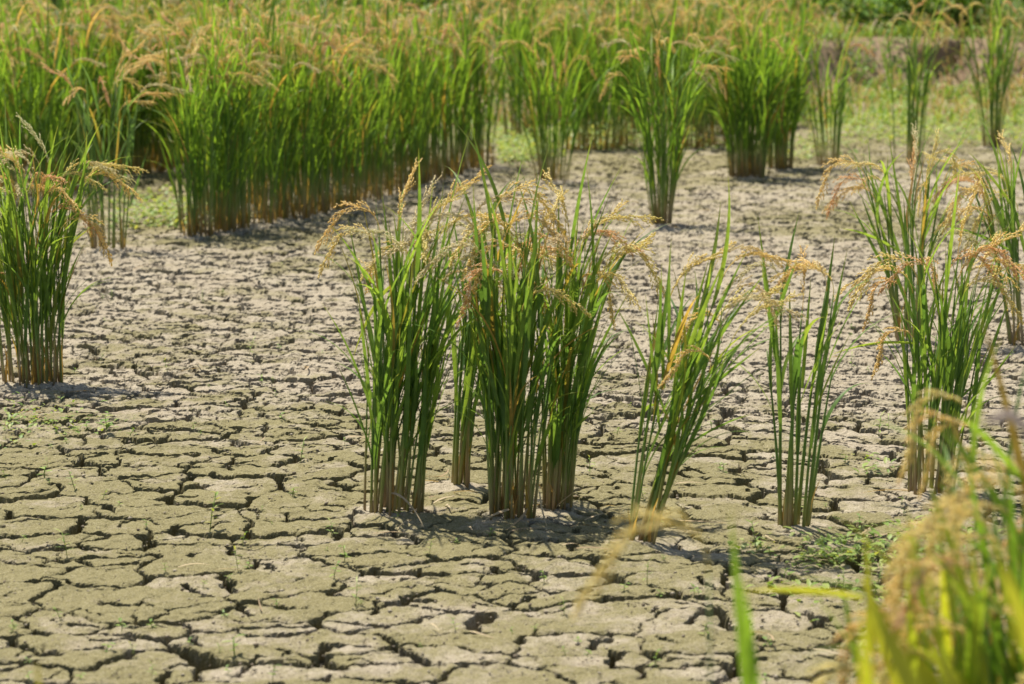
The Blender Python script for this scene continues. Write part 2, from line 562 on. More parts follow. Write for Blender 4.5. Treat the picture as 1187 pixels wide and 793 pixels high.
# ------------------------------------------------------------------ rice
def panicle_mesh(seed, bend, L=0.165, ped=0.05, branches=14, dens=1.0, pale=False):
    """origin at the top of the stem, leaves along +Z, nods towards +X"""
    rg = random.Random(seed)
    mb = MB()
    n = 22
    tot = ped + L
    pts, th = [Vector((0, 0, 0))], 0.0
    wob = rg.uniform(-0.25, 0.25)
    for i in range(n):
        s = (i + 0.5) / n
        th = bend * min(1.0, (s / 0.62)) ** 1.1
        d = Vector((math.sin(th) * math.cos(wob * s), math.sin(th) * math.sin(wob * s), math.cos(th)))
        pts.append(pts[-1] + d * (tot / n))
    mb.tube(pts, [0.0012 * (1 - 0.6 * i / n) for i in range(n + 1)], 0.12, 4, ts=[0.6] * (n + 1))

    def P(s):
        f = max(0, min(n - 1e-6, s * n)); i = int(f)
        return pts[i].lerp(pts[i + 1], f - i), (pts[i + 1] - pts[i]).normalized()
    down = Vector((0, 0, -1))
    for b in range(branches):
        s0 = (ped / tot) * 0.75 + (1 - (ped / tot) * 0.75) * (b / branches) ** 0.9
        p, d = P(s0)
        az = rg.uniform(0, 2 * math.pi)
        x = d.cross(Vector((0.1, 1, 0.2))).normalized(); y = d.cross(x)
        out = x * math.cos(az) + y * math.sin(az)
        dirv = (d * 1.0 + out * rg.uniform(0.06, 0.26)).normalized()
        bl = rg.uniform(0.050, 0.080) * (1 - 0.35 * b / branches)
        ng = int(rg.uniform(12, 16) * dens * (1 - 0.25 * b / branches))
        q = p.copy()
        prev = q.copy()
        line = [q.copy()]
        for g in range(ng):
            dirv = (dirv + down * (0.06 if bend > 0.9 else 0.02) + Vector((rg.gauss(0, .03), rg.gauss(0, .03), rg.gauss(0, .03)))).normalized()
            q = q + dirv * (bl / ng)
            line.append(q.copy())
            sd = Vector((rg.gauss(0, 1), rg.gauss(0, 1), rg.gauss(0, 1)))
            sd = (sd - dirv * sd.dot(dirv)).normalized()
            gd = (dirv + sd * rg.uniform(0.12, 0.5)).normalized()
            mb.grain(q + sd * 0.0016, gd, rg.uniform(0.0075, 0.0095), rg.uniform(0.0019, 0.0025), rg.random())
        mb.tube([line[0], line[len(line) // 2], line[-1]], 0.0005, 0.12, 3, ts=[0.5] * 3)
    return mb.mesh('panicle', M_PAN_PALE if pale else M_PAN)


PANS = [panicle_mesh(11, 0.35, 0.17, 0.04), panicle_mesh(12, 0.9), panicle_mesh(13, 1.5, 0.165, 0.045),
        panicle_mesh(14, 2.0, 0.17, 0.045, 15), panicle_mesh(15, 2.45, 0.175, 0.05, 15), panicle_mesh(16, 2.85, 0.175, 0.045, 15),
        panicle_mesh(17, 0.7, 0.18, 0.05, 13, 0.9, True), panicle_mesh(18, 1.7, 0.165, 0.045, 14, 0.9, True), panicle_mesh(19, 2.2, 0.165, 0.045, 14, 1.0, True)]


def bez(p0, p1, p2, n):
    return [p0 * ((1 - t) ** 2) + p1 * (2 * t * (1 - t)) + p2 * (t * t) for t in [i / n for i in range(n + 1)]]


def stem_path(base, top, bow=0.0, n=9):
    """stiff, slightly bowed: starts close to upright and leans more higher up"""
    h = top - base
    c = base + Vector((h.x * (0.40 + bow), h.y * (0.40 + bow), h.z * 0.52))
    return bez(base, c, top, n)


def path_at(pts, s):
    f = max(0.0, min(len(pts) - 1 - 1e-6, s * (len(pts) - 1)))
    i = int(f)
    return pts[i].lerp(pts[i + 1], f - i), (pts[i + 1] - pts[i]).normalized()


def blade(mb, rg, p, d, az, ang, L, w, bendtot, rnd):
    """leaf blade leaving a stem direction d by angle ang towards azimuth az, bending over by bendtot"""
    out = Vector((math.cos(az), math.sin(az), 0))
    a0 = math.atan2(Vector((d.x, d.y)).dot(Vector((out.x, out.y))), d.z)
    n = 11
    pts = [p.copy()]
    sideways = d - out * d.dot(out) - Vector((0, 0, d.z))
    for i in range(n):
        s = (i + 0.5) / n
        a = a0 + ang * min(1, s * 4 + 0.3) + bendtot * s ** 1.6
        v = (out * math.sin(a) + Vector((0, 0, math.cos(a))) + sideways * (1 - s)).normalized()
        pts.append(pts[-1] + v * (L / n))
    ws = [w * max(0.05, min(1.0, 0.55 + s * 3.0) * (1 - max(0, (s - 0.35) / 0.65) ** 1.5)) for s in [i / n for i in range(n + 1)]]
    tw = rg.uniform(-0.9, 0.9)
    sd0 = Vector((-out.y, out.x, 0))
    mb.ribbon(pts, ws, lambda i: (sd0 + out * (tw * (0.3 + i / n))).normalized(), rnd, 0.16)


def dead_sheath(mb, rg, base, h):
    az = rg.uniform(0, 2 * math.pi)
    o = Vector((math.cos(az), math.sin(az), 0))
    L = rg.uniform(0.06, 0.17)
    p0 = base + o * 0.004
    p2 = p0 + o * rg.uniform(0.003, 0.05) + Vector((0, 0, L))
    p1 = p0 + Vector((0, 0, L * 0.6)) + o * 0.003
    pts = bez(p0, p1, p2, 4)
    mb.ribbon(pts, [0.008, 0.008, 0.006, 0.004, 0.001], Vector((-o.y, o.x, 0)), rg.uniform(0.965, 1.0), 0.1)


def stem_obj(pts, parent, r0=0.0037, rg=random):
    mb = MB()
    n = len(pts) - 1
    mb.tube(pts, [r0 * (1.0 - 0.72 * (i / n) ** 0.8) for i in range(n + 1)], 0.5, 6, flat=0.7)
    return mb.build('stem', M_STEM, parent)


def put_panicle(top, d, az, k, sc, parent):
    """nods towards azimuth az (0 = +X)"""
    out = Vector((math.cos(az), math.sin(az), 0))
    z = d.normalized()
    x = (out - z * out.dot(z)).normalized()
    y = z.cross(x)
    m = Matrix((x, y, z)).transposed().to_4x4()
    m.translation = top
    return link('panicle', PANS[k], parent, m @ Matrix.Scale(sc * 0.95, 4))


def rice_hill(name, loc, label, cat='rice plant', group=None, seed=1, n=14, rx=0.06, ry=0.05, H=0.64, fan=1.6, lean=(0, 0),
              leaves=(2, 4), leafL=(0.26, 0.40), leafW=0.0108, pans=8, tops=None, blades=(), dead=6, leafmat=None, r0=0.0037,
              stiff=1.0, panset=(1, 2, 3, 3, 4, 5, 7, 8), panscale=1.0, leafang=(0.06, 0.30), wither=(), lowest=0.28):
    """one hill of rice: every stem and panicle a part, the leaves one foliage part. tops: (point, azimuth, panicle, scale) in
    world space for stems that end in a chosen panicle; blades: (from, to, width, rnd, sag) in world space"""
    rg = random.Random(seed)
    root = thing(name, loc, label, cat, group)
    L = Vector(loc)
    fol = MB()
    specs = []
    for (tp, az, k, sc) in (tops or []):
        t = tp - L
        b = Vector((max(-rx, min(rx, t.x * 0.45 + rg.gauss(0, rx * .5))), rg.uniform(-ry, ry), -0.012))
        specs.append((b, t, (az, k, sc)))
    while len(specs) < n:
        a, q = rg.uniform(0, 2 * math.pi), math.sqrt(rg.random())
        b = Vector((rx * q * math.cos(a), ry * q * math.sin(a), -0.012))
        h = H * rg.uniform(0.80, 1.05)
        t = Vector((b.x * (1 + fan) + lean[0] + rg.gauss(0, .022), b.y * (1 + fan) + lean[1] + rg.gauss(0, .022), h))
        pn = None
        if len(specs) - len(tops or []) < pans:
            az = math.atan2(t.y * 0.8 + rg.gauss(0, .05), t.x + rg.gauss(0, .05))
            pn = (az, rg.choice(panset), rg.uniform(0.82, 1.08) * panscale)
        specs.append((b, t, pn))
    for (b, t, pn) in specs:
        pts = stem_path(b, t, rg.uniform(-0.12, 0.06))
        if pn is None:
            pts = pts[:8]                       # leafy tiller without an ear
        stem_obj(pts, root, r0 * rg.uniform(0.8, 1.15), rg)
        if pn:
            p, d = pts[-1], (pts[-1] - pts[-2]).normalized()
            put_panicle(p, d, pn[0], pn[1], pn[2], root)
        nl = rg.randint(*leaves)
        out_az = math.atan2(t.y, t.x)
        for i in range(nl):
            s = lowest + (0.93 - lowest) * ((i + rg.uniform(0.1, 0.9)) / nl)
            p, d = path_at(pts, s)
            az = out_az + rg.gauss(0, 1.1)
            ang = rg.uniform(*leafang)
            bd = rg.choice((0.05, 0.1, 0.2, 0.35, 0.6, 1.0, 1.5)) * stiff
            rnd = min(1.0, rg.random() ** 1.0 * 0.87 if rg.random() > 0.08 else rg.uniform(0.87, 1.0))
            LL = rg.uniform(*leafL) * (1.0 if s > 0.4 else 0.85)
            blade(fol, rg, p, d, az, ang, LL, leafW * rg.uniform(0.75, 1.15), bd, rnd)
        if rg.random() < dead / max(1, n):
            dead_sheath(fol, rg, b, 0)
    for (p0, p1, w, rnd, sag) in blades:
        a, b2 = p0 - L, p1 - L
        m = (a + b2) / 2 + Vector((0, 0, sag))
        pts = bez(a, m, b2, 11)
        ws = [w * max(0.05, min(1, 0.6 + s * 3) * (1 - max(0, (s - 0.4) / 0.6) ** 1.5)) for s in [i / 11 for i in range(12)]]
        dd = (b2 - a).normalized()
        sd = dd.cross(Vector((rg.uniform(-.4, .4), 0.75, 0.5))).normalized()
        fol.ribbon(pts, ws, sd, rnd, 0.14)
    fol.build('foliage', leafmat or M_LEAF, root)
    for (p0, pm, p1) in wither:                 # withered blades lying bent over at the foot
        w = MB()
        pts = bez(p0 - L, pm - L, p1 - L, 7)
        w.ribbon(pts, [0.006, 0.007, 0.007, 0.006, 0.006, 0.005, 0.003, 0.001], Vector((0.2, 0.9, 0.4)), rg.random(), 0.2)
        w.build('withered_leaf', M_STRAW, root)
    return root


def hill_at(px, py):
    p = ground_at(px, py)
    z = ground_z(p.x, p.y)
    p = ground_at(px, py, z)
    return (p.x, p.y, ground_z(p.x, p.y) + 0.012)


def pad_for(px, py, r):
    p = hill_at(px, py)
    HILL_BASES.append((p[0], p[1], r))
    return p


LEFT, RIGHT, AWAY, NEAR = math.pi, 0.0, math.pi / 2, -math.pi / 2


def tops_for(loc, lst, rg_seed):
    """(px, py, azimuth deg, panicle, scale) -> points near the plant's own depth"""
    rg = random.Random(rg_seed)
    out = []
    for (px, py, az, k, sc) in lst:
        p = at_depth(px, py, loc[1] + rg.uniform(-0.06, 0.06))
        out.append((p, R(az), k, sc))
    return out


def blades_for(loc, lst, rg_seed):
    rg = random.Random(rg_seed)
    out = []
    for (x0, y0, x1, y1, w, rnd, sag) in lst:
        o = rg.uniform(-0.05, 0.05)
        out.append((at_depth(x0, y0, loc[1] + o), at_depth(x1, y1, loc[1] + o + rg.uniform(-0.08, 0.08)), w, rnd, sag))
    return out


# ---- the hills in the open, each described on its own
def near_hills():
    G = 'rice clumps standing alone on the cracked mud'
    # tall dense clump, left of the middle pair
    loc = pad_for(453, 596, 0.10)
    rice_hill('rice_clump', loc, 'dense upright rice clump left of the central pair, with bent dry stalk at its foot', seed=3, group=G,
              n=46, rx=0.074, ry=0.045, H=0.60, fan=0.35, lean=(0.055, 0.02), leaves=(2, 4), leafL=(0.26, 0.42), pans=5, r0=0.0037, lowest=0.15,
              tops=tops_for(loc, [(440, 268, 175, 4, 1.0), (437, 290, 180, 4, .95), (461, 268, 20, 0, .8), (488, 280, 10, 1, .8),
                                  (476, 300, 60, 6, .9), (508, 268, 20, 1, .9), (512, 285, 15, 2, .95), (500, 318, 200, 8, 1.0),
                                  (516, 325, 350, 7, 1.0), (468, 310, 170, 7, .9)], 1),
              blades=blades_for(loc, [(436, 430, 403, 252, .009, .3, 0.02), (430, 470, 415, 340, .008, .5, 0), (455, 330, 408, 418, .009, .84, .06),
                                      (440, 480, 432, 300, .011, .2, 0), (458, 500, 468, 250, .011, .3, 0), (472, 500, 495, 268, .012, .5, 0),
                                      (480, 480, 470, 285, .011, .35, 0), (490, 470, 520, 290, .010, .6, 0), (448, 470, 462, 280, .012, .15, 0),
                                      (498, 440, 540, 330, .009, .4, 0.01), (470, 520, 478, 300, .012, .25, 0), (486, 520, 505, 320, .012, .2, 0)], 2),
              wither=[(at_depth(452, 572, loc[1] - .03), at_depth(470, 570, loc[1] - .07), at_depth(492, 612, loc[1] - .13))])
    # thin clump behind, between the two
    loc = pad_for(531, 566, 0.07)
    rice_hill('rice_clump', loc, 'thin straw based rice clump set back between the big central clumps', seed=8, group=G,
              n=12, rx=0.024, ry=0.02, H=0.58, fan=1.2, lean=(0.055, 0.0), leaves=(2, 3), leafL=(0.24, 0.36), pans=2, r0=0.0052,
              tops=tops_for(loc, [(548, 300, 20, 7, .9), (555, 290, 160, 8, 1.0), (540, 320, 190, 8, .9)], 3),
              blades=blades_for(loc, [(535, 500, 560, 330, .009, .7, 0), (537, 510, 580, 380, .009, .5, 0), (530, 470, 520, 330, .009, .6, 0)], 4))
    # central pair
    loc = pad_for(598, 603, 0.11)
    rice_hill('rice_clump', loc, 'largest central rice clump with tan nodding ears, dry blades at its foot', seed=5, group=G,
              n=44, rx=0.058, ry=0.045, H=0.61, fan=0.75, lean=(0.03, 0.0), leaves=(2, 4), leafL=(0.26, 0.40), pans=3, r0=0.0037, lowest=0.17,
              tops=tops_for(loc, [(574, 252, 10, 4, 1.15), (585, 280, 350, 4, 1.05), (592, 285, 200, 4, 1.05), (600, 285, 200, 5, 1.05), (556, 280, 185, 7, 1.0),
                                  (548, 268, 15, 7, 1.0), (562, 310, 190, 8, 1.0), (608, 310, 185, 5, 1.1), (616, 320, 10, 4, .95), (545, 300, 30, 8, 1.0),
                                  (622, 300, 60, 1, .9), (590, 335, 190, 5, 1.0)], 5),
              blades=blades_for(loc, [(588, 440, 556, 238, .011, .3, 0), (598, 470, 592, 268, .012, .4, 0), (606, 460, 625, 220, .012, .35, 0.01),
                                      (600, 500, 612, 300, .013, .6, 0), (610, 500, 640, 330, .012, .5, 0), (585, 500, 572, 330, .011, .3, 0),
                                      (592, 520, 600, 340, .013, .2, 0), (617, 430, 668, 285, .010, .75, .03), (578, 470, 545, 350, .010, .45, 0.01),
                                      (582, 520, 560, 380, .010, .35, 0), (604, 520, 596, 350, .013, .55, 0), (600, 380, 556, 358, .009, .6, 0.02)], 6),
              wither=[(at_depth(590, 590, loc[1] - .05), at_depth(570, 595, loc[1] - .09), at_depth(558, 606, loc[1] - .10)),
                      (at_depth(612, 590, loc[1] - .05), at_depth(610, 596, loc[1] - .09), at_depth(588, 614, loc[1] - .14)),
                      (at_depth(625, 570, loc[1] - .05), at_depth(626, 590, loc[1] - .08), at_depth(634, 610, loc[1] - .12))])
    loc = pad_for(644, 590, 0.09)
    rice_hill('rice_clump', loc, 'rice clump touching the largest central clump on its right, long blades reaching right', seed=12, group=G,
              n=32, rx=0.036, ry=0.04, H=0.60, fan=0.9, lean=(0.035, 0.02), leaves=(2, 4), leafL=(0.26, 0.40), pans=2, r0=0.0037, lowest=0.17,
              tops=tops_for(loc, [(652, 300, 185, 5, 1.0), (664, 300, 10, 3, 1.0), (678, 290, 10, 2, 1.0), (668, 310, 20, 1, .9), (640, 312, 185, 5, 1.05),
                                  (668, 335, 340, 5, .9), (692, 318, 0, 4, 1.2), (660, 280, 120, 1, .9)], 7),
              blades=blades_for(loc, [(645, 460, 648, 215, .011, .3, 0), (650, 470, 672, 232, .009, .4, 0), (655, 480, 715, 310, .009, .4, 0.01),
                                      (660, 480, 728, 340, .008, .45, 0.02), (655, 520, 690, 400, .010, .3, 0), (648, 520, 660, 330, .013, .25, 0),
                                      (652, 500, 640, 340, .012, .35, 0), (664, 500, 688, 478, .007, .8, 0.01), (660, 400, 710, 270, .011, .8, .03)], 8),
              wither=[(at_depth(645, 588, loc[1] - .04), at_depth(655, 578, loc[1] - .06), at_depth(672, 566, loc[1] - .05))])
    # leaning clump
    loc = pad_for(741, 634, 0.06)
    rice_hill('rice_clump', loc, 'rice clump leaning strongly to the right between central pair and sparse one', seed=21, group=G,
              n=22, rx=0.028, ry=0.025, H=0.56, fan=2.0, lean=(0.15, 0.02), leaves=(2, 3), leafL=(0.24, 0.36), pans=2, r0=0.0038, dead=3, lowest=0.2,
              tops=tops_for(loc, [(838, 322, 10, 2, .95), (826, 315, 20, 7, .95), (838, 372, 10, 7, 1.0), (836, 395, 190, 5, .9), (822, 432, 190, 5, .8),
                                  (848, 395, 30, 1, .9), (842, 350, 20, 8, .9)], 9),
              blades=blades_for(loc, [(770, 450, 764, 318, .009, .6, 0), (778, 440, 796, 310, .010, .7, 0), (785, 440, 822, 300, .010, .75, 0.01),
                                      (790, 460, 890, 312, .010, .45, 0.02), (795, 470, 882, 402, .009, .35, 0), (790, 520, 872, 480, .008, .3, 0.02),
                                      (765, 500, 748, 340, .008, .5, .01), (772, 480, 712, 352, .007, .4, .03), (775, 420, 776, 290, .008, .4, 0),
                                      (785, 480, 812, 360, .012, .65, 0), (775, 510, 790, 380, .011, .6, 0), (790, 470, 838, 370, .010, .3, 0),
                                      (762, 470, 742, 487, .008, .8, 0.03), (800, 430, 866, 290, .009, .3, 0.01), (788, 430, 840, 300, .010, .8, .01)], 10))
    # sparse V
    loc = pad_for(921, 616, 0.07)
    rice_hill('rice_clump', loc, 'sparse rice clump of a few separate stems opening in a V, right of centre', seed=33, group=G,
              n=10, rx=0.033, ry=0.02, H=0.55, fan=1.9, lean=(0.01, 0.0), leaves=(1, 2), leafL=(0.20, 0.30), pans=0, r0=0.0056, dead=2, lowest=0.4,
              tops=tops_for(loc, [(958, 338, 150, 4, .9), (966, 342, 170, 3, .9), (905, 330, 170, 8, .8), (930, 360, 90, 1, .8)], 11),
              blades=blades_for(loc, [(905, 450, 878, 248, .010, .55, 0), (900, 420, 882, 300, .009, .35, 0), (895, 380, 925, 298, .010, .3, 0.01),
                                      (945, 470, 982, 290, .010, .2, 0), (948, 430, 965, 300, .010, .3, 0), (930, 450, 940, 322, .009, .75, 0),
                                      (905, 500, 898, 340, .010, .4, 0), (918, 480, 915, 330, .010, .5, 0), (948, 420, 975, 352, .008, .4, 0),
                                      (940, 520, 955, 380, .010, .35, 0)], 12))
    # right front
    loc = pad_for(1080, 575, 0.10)
    rice_hill('rice_clump', loc, 'broad rice clump at right with yellow nodding ears, behind the blurred foreground ears', seed=41, group=G,
              n=30, rx=0.055, ry=0.05, H=0.57, fan=0.7, lean=(0.045, 0.02), leaves=(2, 3), leafL=(0.24, 0.38), pans=4, r0=0.0040, lowest=0.20,
              tops=tops_for(loc, [(1064, 330, 178, 4, 1.15), (1058, 340, 185, 3, 1.1), (1050, 345, 180, 5, .9), (1070, 330, 60, 4, .95), (1098, 322, 5, 4, 1.0),
                                  (1085, 330, 160, 4, .9), (1115, 350, 350, 4, 1.0), (1130, 330, 20, 1, 1.0), (1150, 330, 20, 3, .9), (1060, 400, 190, 5, .9),
                                  (1082, 300, 10, 8, 1.0), (1110, 300, 30, 0, .9)], 13),
              blades=blades_for(loc, [(1062, 398, 962, 412, .010, .82, 0.03), (1085, 450, 1058, 268, .010, .45, 0), (1090, 450, 1100, 280, .011, .4, 0),
                                      (1110, 450, 1128, 260, .010, .35, 0), (1120, 440, 1160, 300, .010, .4, 0), (1130, 460, 1172, 340, .009, .3, 0),
                                      (1075, 480, 1066, 330, .011, .6, 0), (1100, 480, 1090, 330, .012, .7, 0), (1070, 400, 1012, 262, .008, .35, .02),
                                      (1125, 500, 1140, 360, .011, .3, 0), (1140, 450, 1178, 400, .008, .5, 0)], 14))
    # right, further back
    loc = pad_for(1054, 396, 0.10)
    rice_hill('rice_clump', loc, 'rice clump with a wide spray of ears standing behind the broad right clump', seed=47, group=G,
              n=18, rx=0.045, ry=0.05, H=0.63, fan=1.3, lean=(-0.01, 0.0), leaves=(2, 3), leafL=(0.24, 0.40), pans=3, r0=0.0052, dead=8, lowest=0.3,
              tops=tops_for(loc, [(1003, 205, 178, 4, 1.3), (1008, 222, 180, 4, 1.1), (1015, 235, 185, 3, 1.05), (1030, 215, 170, 2, 1.0), (1057, 225, 60, 0, 1.0),
                                  (1074, 225, 60, 0, 1.0), (1094, 210, 10, 4, 1.2), (1088, 230, 0, 2, 1.0), (1062, 210, 90, 6, 1.0)], 15),
              blades=blades_for(loc, [(1035, 330, 984, 232, .012, .3, 0), (1045, 300, 1002, 190, .011, .4, .02), (1050, 290, 1030, 155, .011, .5, 0),
                                      (1066, 300, 1078, 180, .011, .4, 0), (1040, 290, 975, 265, .012, .75, .03), (1070, 280, 1105, 190, .010, .4, 0)], 16))
    # right edge
    loc = pad_for(1192, 402, 0.10)
    rice_hill('rice_clump', loc, 'rice clump cut by the right edge, its ears reaching left over the broad clump', seed=53, group=G,
              n=16, rx=0.06, ry=0.05, H=0.62, fan=1.5, lean=(-0.03, 0.0), leaves=(2, 4), leafL=(0.26, 0.42), pans=5, r0=0.0048, lowest=0.28,
              tops=tops_for(loc, [(1140, 228, 178, 3, 1.2), (1148, 240, 180, 4, 1.2), (1160, 235, 185, 3, 1.1), (1150, 260, 180, 3, 1.1), (1172, 225, 170, 2, 1.0),
                                  (1180, 245, 185, 4, 1.1), (1165, 270, 180, 4, 1.0), (1175, 215, 100, 1, 1.0)], 17),
              blades=blades_for(loc, [(1175, 300, 1138, 186, .013, .3, 0), (1170, 290, 1092, 262, .012, .35, .03), (1190, 300, 1165, 200, .013, .4, 0),
                                      (1180, 250, 1122, 176, .009, .75, 0.03)], 18))
    # left edge
    loc = pad_for(38, 446, 0.13)
    rice_hill('rice_clump', loc, 'dense rice clump at the left edge with pale ears, standing in front of the stand', seed=61, group=G,
              n=60, rx=0.095, ry=0.07, H=0.64, fan=0.45, lean=(-0.02, 0.0), leaves=(3, 4), leafL=(0.28, 0.40), pans=14, dead=25, r0=0.0037, lowest=0.17,
              tops=tops_for(loc, [(84, 215, 10, 7, 1.05), (92, 222, 10, 3, 1.1), (70, 215, 30, 2, 1.0), (60, 210, 150, 6, 1.0), (40, 212, 170, 7, 1.1),
                                  (25, 215, 190, 8, 1.1), (50, 268, 5, 4, 1.2), (68, 272, 5, 4, 1.2), (22, 240, 190, 5, 1.1), (15, 330, 180, 5, .9), (98, 215, 15, 2, 1.0)], 19),
              blades=blades_for(loc, [(40, 330, 108, 262, .011, .85, .03), (60, 340, 82, 200, .012, .5, 0), (30, 330, 5, 190, .012, .7, 0), (50, 300, 100, 172, .010, .75, .01),
                                      (70, 380, 84, 240, .011, .5, 0)], 20))
    # thin tall clump left, before the stand
    loc = pad_for(124, 290, 0.10)
    rice_hill('rice_clump', loc, 'narrow bluish rice clump between the left edge clump and the dense stand', seed=67, group=G,
              n=17, rx=0.072, ry=0.05, H=0.72, fan=0.9, lean=(0.02, 0.0), leaves=(2, 4), leafL=(0.28, 0.44), pans=6, r0=0.0056, leafmat=M_LEAF_BLUE, leafW=0.011, lowest=0.3,
              tops=tops_for(loc, [(160, 118, 10, 7, 1.2), (150, 130, 5, 2, 1.1), (135, 110, 60, 1, 1.0)], 21),
              blades=blades_for(loc, [(140, 230, 165, 90, .012, .3, 0), (120, 230, 95, 100, .012, .4, 0), (150, 240, 172, 170, .011, .3, 0)], 22))
    # mid-distance
    for (px, py, lab, kw) in [
        (641, 211, 'rice clump with three separate stem groups, standing behind the ears of the largest central clump', dict(seed=71, n=30, r0=0.0046, lowest=.22, rx=0.10, ry=0.07, fan=1.7, H=0.76, pans=10)),
        (767, 262, 'narrow rice clump on a tight foot directly behind the central pair', dict(seed=73, n=36, rx=0.055, ry=0.045, fan=2.4, H=0.84, pans=16, r0=0.0046, lowest=.2)),
        (868, 206, 'bushy bright green rice clump with a thick straw coloured foot, two hills grown together', dict(seed=79, n=84, r0=0.0046, lowest=.16, dead=40, rx=0.13, ry=0.11, fan=0.9, H=0.84, pans=13, leaves=(3, 5))),
        (905, 196, 'bright green rice clump touching the right side of the bushy one', dict(seed=81, n=60, r0=0.0046, lowest=.16, dead=30, rx=0.09, ry=0.09, fan=0.9, H=0.80, pans=9, leaves=(3, 5))),
        (962, 194, 'sparse dark green rice clump right of the bushy pair, leaning both ways', dict(seed=83, n=15, rx=0.075, ry=0.06, fan=1.6, H=0.76, pans=3, leafmat=M_LEAF, lean=(-.03, 0))),
        (1053, 192, 'thin dark green rice clump directly behind the wide spray of ears at right', dict(seed=89, n=18, rx=0.09, ry=0.06, fan=0.7, H=0.84, pans=9, leafmat=M_LEAF)),
        (1150, 172, 'tall rice clump with a flared straw foot in front of the grassy bank', dict(seed=97, n=30, r0=0.0048, rx=0.065, ry=0.06, fan=2.8, H=0.98, pans=12, leafmat=M_LEAF, lean=(-.03, 0))),
        (1232, 168, 'rice clump at the right edge beside the tall flared one', dict(seed=98, n=24, rx=0.10, ry=0.08, fan=1.5, H=0.96, pans=12)),
    ]:
        loc = pad_for(px, py, 0.13)
        a = dict(leafmat=M_LEAF_STAND, leafL=(0.32, 0.50), leafW=0.0125, r0=0.0056, leaves=(2, 4), panscale=1.1, lowest=0.3)
        a.update(kw)
        rice_hill('rice_clump', loc, lab, group='rice clumps in the middle distance', **a)


# ---- the dense stand: prototypes, then copies
def copy_hill(src, loc, rz, sc, label, group, keep=1.0, rg=random):
    c = src.copy()
    COL.objects.link(c)
    c.location = loc
    c.rotation_euler = (0, 0, rz)
    c.scale = (sc[0], sc[0], sc[1])
    c['label'], c['group'] = label, group
    for ch in src.children:
        if ch.name.startswith('stem') and rg.random() > keep:
            continue
        d = ch.copy()
        COL.objects.link(d)
        d.parent = c
    return c


